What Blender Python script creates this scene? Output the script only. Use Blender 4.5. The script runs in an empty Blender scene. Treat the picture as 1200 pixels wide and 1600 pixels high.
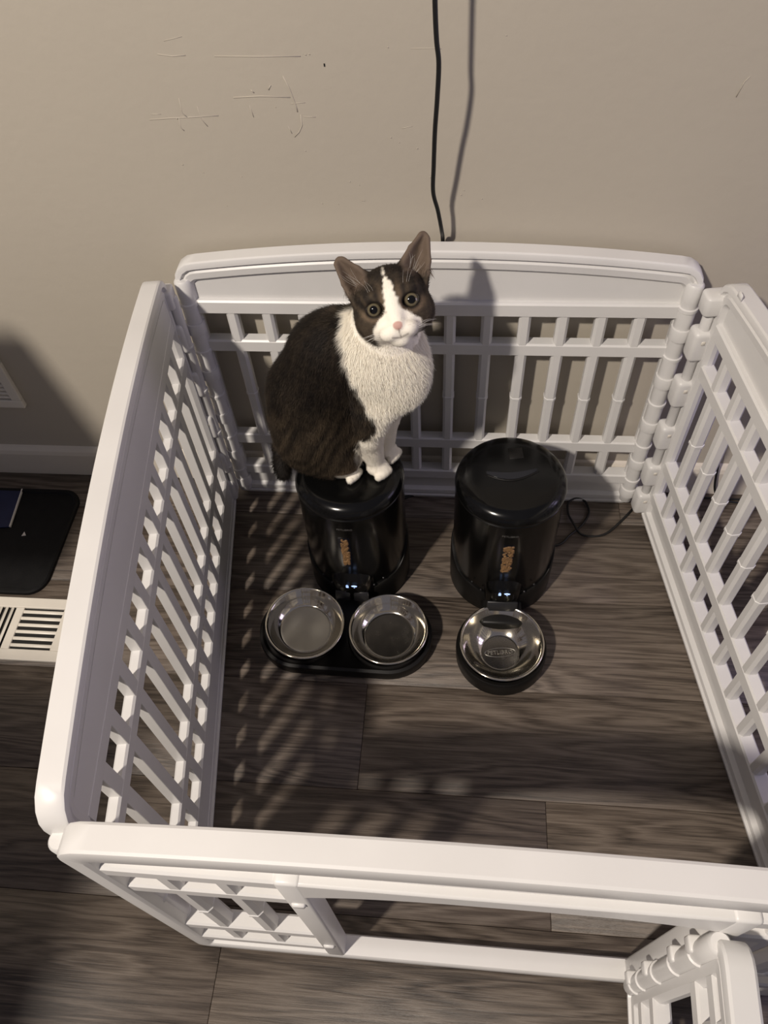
import bpy, bmesh, math, random
import numpy as np
from mathutils import Vector, Matrix
random.seed(4)
PI = math.pi
scene = bpy.context.scene
C = scene.collection

# ------------------------------------------------------------------ camera, world, lamp, exposure
cam_d = bpy.data.cameras.new('camera'); cam = bpy.data.objects.new('camera', cam_d); C.objects.link(cam)
cam_d.sensor_fit = 'VERTICAL'; cam_d.sensor_height = 24.0; cam_d.sensor_width = 18.0
cam_d.lens = 24.0 * 1200.77 / 1600.0
cam_d.clip_start = 0.02
cam.location = (0.0461, -1.0850, 1.3987)
cam.rotation_euler = (0.6405, 0.0500, 0.0788)
scene.camera = cam
CAM_R = np.array(cam.rotation_euler.to_matrix())[:, 0]

world = bpy.data.worlds.new('world'); scene.world = world; world.use_nodes = True
wb_ = world.node_tree.nodes['Background']; wb_.inputs[0].default_value = (0.88, 0.85, 1.03, 1); wb_.inputs[1].default_value = 0.18

lamp_d = bpy.data.lights.new('ceiling_lamp', 'POINT'); lamp_d.energy = 525; lamp_d.color = (1.0, 0.90, 0.79); lamp_d.shadow_soft_size = 0.085
lamp = bpy.data.objects.new('ceiling_lamp', lamp_d); C.objects.link(lamp); lamp.location = (-1.35, -2.35, 3.15)

cool_fill_d = bpy.data.lights.new('lavender_fill', 'AREA'); cool_fill_d.shape = 'RECTANGLE'; cool_fill_d.size = .95; cool_fill_d.size_y = .55; cool_fill_d.energy = 7.5; cool_fill_d.color = (.74, .64, 1.0)  # added lavender fill with no visible source, tints the left panel's inner face
cool_fill = bpy.data.objects.new('lavender_fill', cool_fill_d); C.objects.link(cool_fill); cool_fill.location = (2.1, -.35, 1.05); cool_fill.rotation_euler = (0, math.radians(78), math.radians(4))

scene.view_settings.view_transform = 'Standard'; scene.view_settings.look = 'None'
scene.view_settings.gamma = 1.0; scene.view_settings.use_curve_mapping = False
scene.view_settings.exposure = 0.0

# ------------------------------------------------------------------ helpers
def new_obj(name, me, mat=None, parent=None, loc=None):
    o = bpy.data.objects.new(name, me); C.objects.link(o)
    if mat is not None and len(me.materials) == 0: me.materials.append(mat)
    if parent is not None: o.parent = parent
    if loc is not None: o.location = loc
    return o
def empty(name, label, cat, loc=(0, 0, 0), rz=0.0, group=None):
    o = bpy.data.objects.new(name, None); C.objects.link(o); o.empty_display_size = .05
    o.location = loc; o.rotation_euler = (0, 0, rz); o['label'] = label; o['category'] = cat
    if group: o['group'] = group
    return o
def tag(o, label, cat, group=None):
    o['label'] = label; o['category'] = cat
    if group: o['group'] = group
    return o
def mesh(name, V, F, smooth=False, angle=None):
    me = bpy.data.meshes.new(name); me.from_pydata([tuple(v) for v in V], [], F)
    bm = bmesh.new(); bm.from_mesh(me); bmesh.ops.recalc_face_normals(bm, faces=bm.faces); bm.to_mesh(me); bm.free()
    if smooth:
        me.shade_smooth()
        if angle: me.set_sharp_from_angle(angle=angle)
    return me
def bevel(o, w, seg=2):
    m = o.modifiers.new('bevel', 'BEVEL'); m.width = w; m.segments = seg; m.limit_method = 'ANGLE'; m.angle_limit = .6; m.harden_normals = False
    return o
def box_vf(x0, x1, y0, y1, z0, z1):
    V = [(x0,y0,z0),(x1,y0,z0),(x1,y1,z0),(x0,y1,z0),(x0,y0,z1),(x1,y0,z1),(x1,y1,z1),(x0,y1,z1)]
    return V, [(0,3,2,1),(4,5,6,7),(0,1,5,4),(1,2,6,5),(2,3,7,6),(3,0,4,7)]
def box(name, b, mat, parent=None, bw=0, seg=2):
    V, F = box_vf(*b); o = new_obj(name, mesh(name, V, F), mat, parent)
    if bw: bevel(o, bw, seg)
    return o
def bevbox_mesh(name, b, bw, seg=2):
    V, F = box_vf(*b); me = mesh(name, V, F)
    bm = bmesh.new(); bm.from_mesh(me)
    bmesh.ops.bevel(bm, geom=list(bm.edges), offset=bw, segments=seg, affect='EDGES', profile=.5)
    bm.to_mesh(me); bm.free(); me.shade_smooth(); me.set_sharp_from_angle(angle=.9)
    return me
def lathe(prof, n=64, a0=0.0, a1=2*PI):
    full = abs(a1 - a0 - 2*PI) < 1e-6
    V = []; F = []; m = n if full else n + 1; k = len(prof)
    for i in range(m):
        a = a0 + (a1 - a0)*i/n
        for r, z in prof: V.append((r*math.cos(a), r*math.sin(a), z))
    for i in range(n):
        j = (i + 1) % m
        for q in range(k - 1):
            F.append((i*k+q, j*k+q, j*k+q+1, i*k+q+1))
    return V, F
def lathe_mesh(name, prof, n=64, angle=.7):
    V, F = lathe(prof, n); me = mesh(name, V, F)
    bm = bmesh.new(); bm.from_mesh(me); bmesh.ops.remove_doubles(bm, verts=bm.verts, dist=1e-6); bmesh.ops.recalc_face_normals(bm, faces=bm.faces); bm.to_mesh(me); bm.free()
    me.shade_smooth(); me.set_sharp_from_angle(angle=angle)
    return me
def catmull(P, n=10):
    P = [np.array(p, float) for p in P]; P = [2*P[0]-P[1]] + P + [2*P[-1]-P[-2]]; out = []
    for i in range(1, len(P)-2):
        for t in np.linspace(0, 1, n, endpoint=False):
            a, b, c, d = P[i-1:i+3]
            out.append(.5*((2*b)+(-a+c)*t+(2*a-5*b+4*c-d)*t*t+(-a+3*b-3*c+d)*t**3))
    out.append(P[-2]); return out
def tube_vf(P, r, n=8, taper=None):
    V = []; F = []; P = [np.array(p, float) for p in P]; m = len(P); up = np.array((0.123, .31, .94))
    for i, p in enumerate(P):
        t = P[min(i+1, m-1)] - P[max(i-1, 0)]; t /= np.linalg.norm(t)+1e-12
        u = up - t*(up@t)
        if np.linalg.norm(u) < .05: u = np.array((1., 0, 0)) - t*t[0]
        u /= np.linalg.norm(u); w = np.cross(t, u); up = u
        rr = r if taper is None else r*taper(i/(m-1))
        for k in range(n):
            a = 2*PI*k/n; V.append(tuple(p + rr*(math.cos(a)*u + math.sin(a)*w)))
    for i in range(m-1):
        for k in range(n):
            F.append((i*n+k, i*n+(k+1) % n, (i+1)*n+(k+1) % n, (i+1)*n+k))
    F.append(tuple(range(n))[::-1]); F.append(tuple((m-1)*n+k for k in range(n)))
    return V, F
def tube(name, P, r, mat, parent=None, n=8, taper=None):
    V, F = tube_vf(P, r, n, taper); return new_obj(name, mesh(name, V, F, True, .9), mat, parent)
def join_vf(parts):
    V = []; F = []
    for v, f in parts:
        o = len(V); V += list(v); F += [tuple(i+o for i in q) for q in f]
    return V, F

# ------------------------------------------------------------------ materials
def mat(name, col=(.5,.5,.5), rough=.5, metal=0.0, spec=.5, coat=0.0, emit=None, estr=0.0):
    m = bpy.data.materials.new(name); m.use_nodes = True; b = m.node_tree.nodes['Principled BSDF']
    b.inputs['Base Color'].default_value = (*col, 1); b.inputs['Roughness'].default_value = rough; b.inputs['Metallic'].default_value = metal
    b.inputs['Specular IOR Level'].default_value = spec; b.inputs['Coat Weight'].default_value = coat
    if emit: b.inputs['Emission Color'].default_value = (*emit, 1); b.inputs['Emission Strength'].default_value = estr
    return m
class NT:
    def __init__(s, m): s.t = m.node_tree; s.b = s.t.nodes['Principled BSDF']
    def n(s, kind, **kw):
        x = s.t.nodes.new(kind)
        for k, v in kw.items():
            if k in x.inputs: x.inputs[k].default_value = v
            else: setattr(x, k, v)
        return x
    def l(s, a, b): s.t.links.new(a, b)
    def ramp(s, fac, stops):
        r = s.n('ShaderNodeValToRGB'); e = r.color_ramp.elements
        while len(e) < len(stops): e.new(.5)
        for q, (p, c) in zip(e, stops): q.position = p; q.color = (*c, 1)
        s.l(fac, r.inputs[0]); return r
    def bump(s, h, st, dist=.002):
        b = s.n('ShaderNodeBump', Strength=st, Distance=dist); s.l(h, b.inputs['Height']); s.l(b.outputs[0], s.b.inputs['Normal']); return b
def noise_tint(m, c0, c1, scale, bump=0.0, bscale=None, rough=None, dist=.001):
    t = NT(m); tc = t.n('ShaderNodeTexCoord'); nz = t.n('ShaderNodeTexNoise', Scale=scale, Detail=4.0); t.l(tc.outputs['Object'], nz.inputs['Vector'])
    r = t.ramp(nz.outputs[0], [(.3, c0), (.7, c1)]); t.l(r.outputs[0], t.b.inputs['Base Color'])
    if bump:
        n2 = t.n('ShaderNodeTexNoise', Scale=bscale, Detail=3.0); t.l(tc.outputs['Object'], n2.inputs['Vector']); t.bump(n2.outputs[0], bump, dist)
    return m
M = {}
M['wall'] = noise_tint(mat('wall_paint', rough=.55, spec=.35), (.425,.385,.322), (.445,.405,.338), 1.7, .25, 55, dist=.002)
M['trim'] = noise_tint(mat('trim_paint', rough=.4), (.60,.55,.47), (.64,.59,.51), 4.0)
M['white'] = noise_tint(mat('white_plastic', rough=.38, spec=.5), (.645,.635,.62), (.685,.675,.66), 9.0, .10, 160, dist=.0006)
M['black'] = noise_tint(mat('black_plastic', rough=.17, spec=.32), (.0025,.0025,.0025), (.0035,.0035,.0035), 30.0)
M['tank'] = noise_tint(mat('smoked_tank_plastic', rough=.20, spec=.28), (.0020,.0019,.0018), (.0030,.0028,.0026), 12.0)
M['base'] = noise_tint(mat('matte_black_base', rough=.45, spec=.3), (.0045,.0040,.0036), (.0065,.0058,.0052), 25.0)
M['flap'] = mat('grey_flap', (.012,.012,.013), .35)
M['rubber'] = mat('cord_rubber', (.006,.006,.006), .45)
M['mark'] = mat('grey_print', (.10,.095,.09), .5)
M['icon'] = mat('lit_icon', (.3,.4,.7), .4, emit=(.42,.58,1.0), estr=1.3)
M['display'] = mat('display_panel', (.004,.005,.010), .12)
M['kibble'] = noise_tint(mat('kibble', rough=.7), (.10,.050,.017), (.23,.125,.045), 120.0)
M['mat'] = noise_tint(mat('mat_rubber', rough=.6, spec=.25), (.0025,.0025,.003), (.005,.005,.0055), 40.0, .3, 300, dist=.0008)
M['blue'] = noise_tint(mat('blue_card', rough=.5), (.008,.012,.050), (.010,.016,.065), 20)
M['paper'] = mat('paper', (.7,.66,.6), .7)
M['dark'] = mat('duct_dark', (.010,.009,.008), .8)
M['register'] = noise_tint(mat('register_enamel', rough=.4), (.66,.62,.55), (.72,.68,.60), 12)
M['grille'] = mat('grille_face', (.48,.43,.39), .5)
# brushed / worn steel
def steel(name, rough, c):
    m = mat(name, c, rough, 1.0); t = NT(m); tc = t.n('ShaderNodeTexCoord'); nz = t.n('ShaderNodeTexNoise', Scale=45.0, Detail=5.0)
    t.l(tc.outputs['Object'], nz.inputs['Vector'])
    mp = t.n('ShaderNodeMapRange'); mp.inputs['To Min'].default_value = rough*.75; mp.inputs['To Max'].default_value = rough*1.3
    t.l(nz.outputs[0], mp.inputs[0]); t.l(mp.outputs[0], t.b.inputs['Roughness']); return m
M['steel'] = steel('polished_steel', .11, (.58,.54,.46))
M['steel_floor'] = steel('scuffed_reflection_steel', .42, (.40,.38,.34))  # scuffed floor; its lighter colour also stands in for reflections
M['steel_base'] = steel('dark_reflection_steel', .25, (.24,.225,.20))  # reflection of dark surroundings put into the base colour
M['engraving'] = mat('engraved_steel', (.62,.60,.55), .3, 1.0)
# plank laminate
def wood(name):
    m = mat(name, rough=.42, spec=.4); t = NT(m); L = t.l
    tc = t.n('ShaderNodeTexCoord'); oi = t.n('ShaderNodeObjectInfo')
    off = t.n('ShaderNodeVectorMath', operation='SCALE'); comb = t.n('ShaderNodeCombineXYZ', X=13.7, Y=5.3, Z=9.1)
    L(comb.outputs[0], off.inputs[0]); L(oi.outputs['Random'], off.inputs['Scale'])
    add = t.n('ShaderNodeVectorMath', operation='ADD'); L(tc.outputs['Object'], add.inputs[0]); L(off.outputs[0], add.inputs[1])
    def noise(sc, scale, det, rough=.55, dis=0.0):
        mp = t.n('ShaderNodeMapping'); mp.inputs['Scale'].default_value = sc; L(add.outputs[0], mp.inputs[0])
        n = t.n('ShaderNodeTexNoise', Scale=scale, Detail=det, Roughness=rough, Distortion=dis); L(mp.outputs[0], n.inputs['Vector']); return n
    # cathedral rings: a low noise field sliced into bands
    lowf = noise((1.0, 8.0, 1.0), 1.2, 2.0, .45, .2)
    mul = t.n('ShaderNodeMath', operation='MULTIPLY'); mul.inputs[1].default_value = 34.0; L(lowf.outputs[0], mul.inputs[0])
    wig = noise((2.0, 40.0, 1.0), 4.0, 4.0); wm = t.n('ShaderNodeMath', operation='MULTIPLY'); wm.inputs[1].default_value = 3.2; L(wig.outputs[0], wm.inputs[0])
    ad = t.n('ShaderNodeMath', operation='ADD'); L(mul.outputs[0], ad.inputs[0]); L(wm.outputs[0], ad.inputs[1])
    fr = t.n('ShaderNodeMath', operation='PINGPONG'); fr.inputs[1].default_value = 1.0; L(ad.outputs[0], fr.inputs[0])
    fib = noise((2.6, 140.0, 1.0), 3.0, 5.0, .72)
    broad = noise((1.0, 5.0, 1.0), 2.2, 3.0)
    mixa = t.n('ShaderNodeMix'); mixa.inputs[0].default_value = .72; L(fr.outputs[0], mixa.inputs[2]); L(fib.outputs[0], mixa.inputs[3])
    mixb = t.n('ShaderNodeMix'); mixb.inputs[0].default_value = .30; L(mixa.outputs[0], mixb.inputs[2]); L(broad.outputs[0], mixb.inputs[3])
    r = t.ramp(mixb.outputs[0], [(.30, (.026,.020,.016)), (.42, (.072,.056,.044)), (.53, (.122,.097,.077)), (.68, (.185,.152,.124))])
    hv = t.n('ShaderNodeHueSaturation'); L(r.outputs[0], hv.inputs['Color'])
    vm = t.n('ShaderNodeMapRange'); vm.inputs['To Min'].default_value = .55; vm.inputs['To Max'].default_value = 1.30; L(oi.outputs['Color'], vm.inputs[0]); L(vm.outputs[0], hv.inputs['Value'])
    L(hv.outputs[0], t.b.inputs['Base Color'])
    rr = t.n('ShaderNodeMapRange'); rr.inputs['To Min'].default_value = .34; rr.inputs['To Max'].default_value = .55; L(fib.outputs[0], rr.inputs[0]); L(rr.outputs[0], t.b.inputs['Roughness'])
    t.bump(mixa.outputs[0], .5, .0014)
    return m
M['wood'] = wood('oak_laminate')
M['gap'] = mat('plank_joint', (.010,.008,.006), .8)

# ------------------------------------------------------------------ the setting
WALL_Y = .045
floor = box('floor', (-2.4, 2.2, -2.8, WALL_Y, -.03, -.006), M['gap']); floor['kind'] = 'structure'
PW, PL = .2025, 1.22
pm = bevbox_mesh('plank', (-PL/2+.0003, PL/2-.0003, -PW/2+.0003, PW/2-.0003, -.0055, 0), .0008, 1)
pm.materials.append(M['wood'])
rows = [-.063 - PW*k for k in range(0, 9)]
offs = {2: -.105, 3: .228, 0: .55, 1: -.42, 4: -.30, 5: .10, 6: .42, 7: -.15, 8: .3}
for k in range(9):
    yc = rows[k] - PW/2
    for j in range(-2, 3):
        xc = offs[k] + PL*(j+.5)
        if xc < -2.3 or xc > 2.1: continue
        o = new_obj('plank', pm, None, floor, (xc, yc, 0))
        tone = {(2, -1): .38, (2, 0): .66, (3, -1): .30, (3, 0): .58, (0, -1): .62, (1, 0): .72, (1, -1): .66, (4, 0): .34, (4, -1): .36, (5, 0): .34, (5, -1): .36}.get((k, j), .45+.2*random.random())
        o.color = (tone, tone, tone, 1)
pm2 = bevbox_mesh('plank_cut', (-PL/2+.0003, PL/2-.0003, -.063+.0003, WALL_Y, -.0055, 0), .0008, 1); pm2.materials.append(M['wood'])
for xc in (-1.41, -.19, 1.03): new_obj('plank', pm2, None, floor, (xc, 0, 0)).color = (.5, .5, .5, 1)
wall = box('wall_back', (-2.4, 2.2, WALL_Y, WALL_Y+.1, -.03, 2.5), M['wall']); wall['kind'] = 'structure'
# baseboard with an eased top edge
prof = [(WALL_Y, .001), (.031, .001), (.031, .070), (.034, .080), (.039, .087), (WALL_Y, .090)]
V = [(x, y, z) for x in (-2.4, 2.2) for y, z in prof]; n = len(prof)
F = [(i, i+1, n+i+1, n+i) for i in range(n-1)] + [tuple(range(n)), tuple(range(2*n-1, n-1, -1))]
bb = new_obj('baseboard_back', mesh('baseboard', V, F), M['trim']); bb['kind'] = 'structure'
# ridges and drips left in the paint
def ridge(pts, r): return tube_vf([(x, WALL_Y, z) for x, z in pts], r*.72, 6)
scars = [ridge([(-.305,.930),(-.24,.9285),(-.183,.928)], .0011), ridge([(-.386,.934),(-.365,.931),(-.346,.932)], .0010),
  ridge([(-.372,.951),(-.345,.956)], .0008), ridge([(-.425,.843),(-.39,.845),(-.36,.846),(-.318,.848)], .0011), ridge([(-.371,.874),(-.372,.852),(-.366,.846)], .0010),
  ridge([(-.379,.846),(-.380,.830),(-.376,.826)], .0010), ridge([(-.42,.851),(-.405,.851)], .0008), ridge([(-.347,.862),(-.345,.842),(-.338,.832)], .0008),
  ridge([(-.290,.8735),(-.25,.875),(-.206,.873)], .0013), ridge([(-.212,.902),(-.205,.885),(-.199,.860),(-.198,.852)], .0012),
  ridge([(-.194,.848),(-.194,.832),(-.200,.822),(-.208,.815)], .0012), ridge([(-.206,.864),(-.185,.865)], .0008), ridge([(-.190,.845),(-.172,.844)], .0008),
  ridge([(-.268,.862),(-.265,.845)], .0008), ridge([(-.215,.831),(-.211,.820)], .0008), ridge([(-.262,.884),(-.258,.880)], .0012), ridge([(-.236,.884),(-.232,.890)], .0014),
  ridge([(-.03,.935),(.0,.935),(.012,.934)], .0007), ridge([(-.045,.826),(-.03,.829)], .0008), ridge([(.42,.865),(.425,.885),(.430,.892)], .0010)]
random.seed(9)
for i in range(26):
    x, z = random.uniform(-.45, .1), random.uniform(.70, .95); scars.append(ridge([(x, z), (x+.002, z-.001)], random.uniform(.0007, .0013)))
V, F = join_vf(scars); new_obj('paint_ridge', mesh('paint_ridge', V, F, True), M['wall'], wall)
bx = box('nail_hole', (-.152,-.150, WALL_Y-.0006, WALL_Y+.001, .914, .918), M['dark'], wall)

# ------------------------------------------------------------------ the pen
def arch_z(u, W, ze, rise): return ze + rise*(1-((u-W/2)/(W/2))**2)
def outline(W, ze, rise, rt, rb, ins, nb=5, na=20):
    P = []; r = max(rb-ins, .003); b = ins
    for c, a0 in (((ins+r, b+r), PI), ((W-ins-r, b+r), 1.5*PI)):
        for i in range(nb): a = a0 + .5*PI*i/(nb-1); P.append((c[0]+r*math.cos(a), c[1]+r*math.sin(a)))
    r = max(rt-ins, .004); uR = W-ins-r; it = ins*1.45; zR = arch_z(uR, W, ze, rise)-it
    for i in range(nb): a = .5*PI*i/(nb-1); P.append((uR+r*math.cos(a), zR-r+r*math.sin(a)))
    for i in range(1, na): u = uR + (ins+r-uR)*i/na; P.append((u, arch_z(u, W, ze, rise)-it))
    for i in range(nb): a = .5*PI + .5*PI*i/(nb-1); P.append((ins+r+r*math.cos(a), zR-r+r*math.sin(a)))
    return P
def ring_vf(W, ze, rise, rt, rb, sec):
    V = []; F = []; m = len(sec); n = 0
    for ins, y in sec:
        P = outline(W, ze, rise, rt, rb, ins); n = len(P); V += [(u, y, z) for u, z in P]
    for s in range(m):
        t = (s+1) % m
        for i in range(n):
            j = (i+1) % n; F.append((s*n+i, s*n+j, t*n+j, t*n+i))
    return V, F
half = [(0,-.0120),(.0012,-.0150),(.0035,-.016),(.0085,-.016),(.0102,-.0100),(.0125,-.0096),(.0150,-.0132),(.0235,-.0120),(.0285,-.0040)]
SEC = half + [(i, -y) for i, y in half[::-1]]
PWID, PITCH = .89, .0657
def bar_vf(u, z0, z1, w=.0105, d=.0115, notch=None, c=.55, k=.55):
    sec = [(-w, -d*c), (-w*k, -d), (w*k, -d), (w, -d*c), (w, d*c), (w*k, d), (-w*k, d), (-w, d*c)]
    zs = [(z0, 1.0), (z1, 1.0)]
    if notch: zs = [(z0, 1.0), (notch-.004, .96), (notch-.003, 1.10), (notch+.002, 1.10), (notch+.003, 1.0), (z1, 1.0)]
    V = [(u+x*q, y*q, z) for z, q in zs for x, y in sec]; F = []
    for s in range(len(zs)-1):
        for i in range(8): F.append((s*8+i, s*8+(i+1) % 8, s*8+8+(i+1) % 8, s*8+8+i))
    F += [tuple(range(8)), tuple(len(V)-8+i for i in range(8))]
    return V, F
bar_mesh = mesh('bar', *bar_vf(0, .088, .522, notch=.315), True, .5); bar_mesh.materials.append(M['white'])
flat_bar = mesh('bar', *bar_vf(0, .088, .522, .0108, .0078, None, .90, .95)); flat_bar.materials.append(M['white'])
def rail_mesh(name, u0, u1, z0, z1, d):
    c = .003
    sec = [(-d, z0+c), (-d+c, z0), (d-c, z0), (d, z0+c), (d, z1-c), (d-c, z1), (-d+c, z1), (-d, z1-c)]
    V = [(u, y, z) for u in (u0, u1) for y, z in sec]
    F = [(i, (i+1) % 8, 8+(i+1) % 8, 8+i) for i in range(8)] + [tuple(range(8)), tuple(range(8, 16))]
    me = mesh(name, V, F); me.materials.append(M['white']); return me
def web_mesh(u0, u1, zb, ztf, t):
    n = 24; V = []; F = []
    for i in range(n+1):
        u = u0+(u1-u0)*i/n
        for y in (-t, t): V += [(u, y, zb), (u, y, ztf(u))]
    for i in range(n):
        a = 4*i; b = a+4; F += [(a, b, b+1, a+1), (a+3, b+3, b+2, a+2), (a+1, b+1, b+3, a+3), (a+2, b+2, b, a)]
    F += [(0,1,3,2), (4*n+2, 4*n+3, 4*n+1, 4*n)]
    me = mesh('web', V, F); me.materials.append(M['white']); return me
frame_me = mesh('panel', *ring_vf(PWID, .620, .030, .040, .022, SEC), True, .5); frame_me.materials.append(M['white'])
ztf = lambda u: arch_z(u, PWID, .620, .030)-.038
RAILS = [('ledge', .516, .545, .0135), ('rail', .426, .454, .0120), ('rail', .166, .196, .0120), ('ledge', .066, .094, .0135)]
rail_full = [(n, rail_mesh(n, .026, PWID-.026, a, b, d)) for n, a, b, d in RAILS]
web_top = web_mesh(.024, PWID-.024, .535, ztf, .0035)
web_bot = web_mesh(.024, PWID-.024, .024, lambda u: .072, .0035)

pen = empty('pet_pen', 'white plastic four-panel pet pen with barred sides standing on the wooden floor', 'pet pen', (0, 0, 0))
def panel(loc, ang, label):
    p = new_obj('panel', frame_me, None, pen, loc); p.rotation_euler = (0, 0, ang); p['label'] = label
    return p
web_flat = web_mesh(.024, PWID-.024, .535, ztf, .0074); web_flat2 = web_mesh(.024, PWID-.024, .024, lambda u: .072, .0074)
rail_flat = [(n, rail_mesh(n, .026, PWID-.026, a, b, .0082)) for n, a, b, d in RAILS]
def fill(p, flat=False):
    yo = -.0038 if flat else 0
    new_obj('web', web_flat if flat else web_top, None, p, (0, yo, 0)); new_obj('web', web_flat2 if flat else web_bot, None, p, (0, yo, 0))
    for n, me in (rail_flat if flat else rail_full): new_obj(n, me, None, p, (0, yo, 0))
    for i in range(12): new_obj('bar', flat_bar if flat else bar_mesh, None, p, (PWID/2 + (i-5.5)*PITCH, yo, 0))
back = panel((-PWID/2, .012, 0), 0, 'back panel against the wall'); fill(back)
aL, aR, aF = .137, .144, -.004
# left panel: u runs from the front end to the back end
dL = Vector((math.sin(aL), -math.cos(aL), 0)); nL = Vector((-math.cos(aL), -math.sin(aL), 0))
L0 = Vector((-.452, -.022, 0)) + nL*.016
left = panel(L0 + dL*PWID, math.atan2(-dL.y, -dL.x), 'left panel, inner face in shade'); fill(left, True)
dR = Vector((math.sin(aR), -math.cos(aR), 0)); nR = Vector((math.cos(aR), math.sin(aR), 0))
R0 = Vector((.463, -.022, 0)) + nR*.016
right = panel(R0 + dR*PWID, math.atan2(-dR.y, -dR.x), 'right panel running out of the frame'); fill(right)
F0 = Vector((-.336, -.934+.016, 0))
front = panel(F0, aF, 'front panel with an open gateway')
half2 = [(0,-.0120),(.0012,-.0150),(.0035,-.016),(.0225,-.016),(.0265,-.0135),(.0285,-.0040)]
front.data = mesh('panel', *ring_vf(PWID, .620, .030, .040, .022, half2 + [(i, -y) for i, y in half2[::-1]]), True, .5); front.data.materials.append(M['white'])
DU0, DU1 = .238, .672          # gateway between its posts
new_obj('web', web_top, None, front)
for u0, u1, bars in ((.026, DU0, (.0834, .1491)), (DU1, PWID-.026, (PWID-.1491, PWID-.0834))):
    for n, a, b, d in RAILS: new_obj(n, rail_mesh(n, u0, u1, a, b, d), None, front)
    new_obj('web', web_mesh(u0, u1, .024, lambda u: .072, .0035), None, front)
    for u in bars: new_obj('bar', bar_mesh, None, front, (u, 0, 0))
for u, s in ((DU0-.012, 1), (DU1+.012, -1)):
    po = new_obj('gate_post', bevbox_mesh('gate_post', (u-.014, u+.014, -.0150, .0150, .020, .548), .004, 2), M['white'], front)
    for z in (.12, .44):
        new_obj('catch', bevbox_mesh('catch', (u-.008, u+.008, -.0185, -.012, z, z+.012), .002, 1), M['white'], po)
# curved header over the gateway
n = 20; V = []; F = []
for i in range(n+1):
    u = DU0-.014 + (DU1-DU0+.028)*i/n; t = (u-(DU0+DU1)/2)/((DU1-DU0)/2)
    zb = .512 - .030*abs(t)**3.0
    V += [(u, -.0143, zb), (u, -.0143, .5465), (u, .0143, zb), (u, .0143, .5465)]
for i in range(n):
    a = 4*i; b = a+4; F += [(a, b, b+1, a+1), (a+3, b+3, b+2, a+2), (a+1, b+1, b+3, a+3), (a+2, b+2, b, a)]
F += [(0,1,3,2), (4*n+2, 4*n+3, 4*n+1, 4*n)]
bevel(new_obj('gate_header', mesh('gate_header', V, F, True, .6), M['white'], front), .003)
# the gate leaf, swung out of the gateway towards the viewer
gW, gH = .425, .478
gate_me = mesh('gate', *ring_vf(gW, gH, .0, .03, .02, [(i*1.25, y) for i, y in SEC]), True, .5); gate_me.materials.append(M['white'])
hx = F0.x + DU1*math.cos(aF) + .012
gate = new_obj('gate', gate_me, None, pen, (hx, F0.y-.022, .028)); gate.rotation_euler = (0, 0, -PI/2-.06)
gate['label'] = 'open gate leaf swung outwards'
for n_, a, b, d in (('rail', .055, .080, .012), ('rail', .125, .150, .012), ('rail', .330, .356, .012), ('rail', .395, .420, .012)):
    new_obj(n_, rail_mesh(n_, .03, gW-.03, a, b, d), None, gate)
gbar = mesh('bar', *bar_vf(0, .03, gH-.03), True, .5); gbar.materials.append(M['white'])
for i in range(5): new_obj('bar', gbar, None, gate, (.078+.0657*i, 0, 0))
# hinges: knuckled tubes and the clips that hook over them
def hinge_profile(r, zs, z0, z1):
    P = [(0, z0), (r*.8, z0), (r, z0+.004)]
    for z in zs: P += [(r, z-.005), (r*1.14, z-.003), (r*1.14, z+.003), (r*.97, z+.0045), (r*.97, z+.012), (r, z+.016)]
    return P + [(r, z1-.004), (r*.8, z1), (0, z1)]
KZ = [.085, .195, .315, .432, .540]
hm = lathe_mesh('hinge_tube', hinge_profile(.0150, KZ, .012, .590), 28); hm.materials.append(M['white'])
for u in (.012, PWID-.012): new_obj('hinge_tube', hm, None, back, (u, -.010, 0))
hm2 = lathe_mesh('hinge_tube', hinge_profile(.0125, KZ, .03, .578), 24); hm2.materials.append(M['white'])
hm3 = lathe_mesh('hinge_tube', hinge_profile(.0125, [], .03, .578), 24); hm3.materials.append(M['white']); new_obj('hinge_tube', hm3, None, left, (-.006, .001, 0)); new_obj('hinge_tube', hm2, None, front, (.018, .005, 0))
col_me = lathe_mesh('hinge_column', hinge_profile(.0095, [.12, .23, .35, .46], .035, .575), 20); col_me.materials.append(M['white'])
clip_me = bevbox_mesh('hinge_clip', (-.018, .016, -.010, .037, -.032, .032), .0085, 3); clip_me.materials.append(M['white'])
collar_me = lathe_mesh('hinge_collar', [(.0150,-.013),(.0178,-.0125),(.0186,-.009),(.0186,.009),(.0178,.0125),(.0150,.013)], 24); collar_me.materials.append(M['white'])
hole_me = bevbox_mesh('hinge_slot', (-.0035, .0035, -.0012, .0012, -.004, .004), .0008, 1); hole_me.materials.append(M['register'])
for pn, sgn in ((right, 1), (left, -1)):
    new_obj('hinge_column', col_me, None, pn, (PWID-.004, .019*sgn, 0))
    for z in (.045, .140, .255, .374, .487, .572):
        c = new_obj('hinge_clip', clip_me, None, pn, (PWID-.002, 0, z)); c.scale = (1, sgn*(1 if sgn > 0 else .62), 1 if z < .56 else .6)
        if z < .56: new_obj('hinge_slot', hole_me, None, c, (-.018, .020, .012)).rotation_euler = (0, 0, PI/2)
for u in (.012, PWID-.012):
    for z in (.045, .140, .255, .374, .487): new_obj('hinge_collar', collar_me, None, back, (u, -.010, z))
# catch cut in the rim of the right panel
new_obj('rim_catch', bevbox_mesh('rim_catch', (PWID-.075, PWID-.060, .0150, .0185, .628, .640), .002, 1), M['white'], right)
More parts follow.
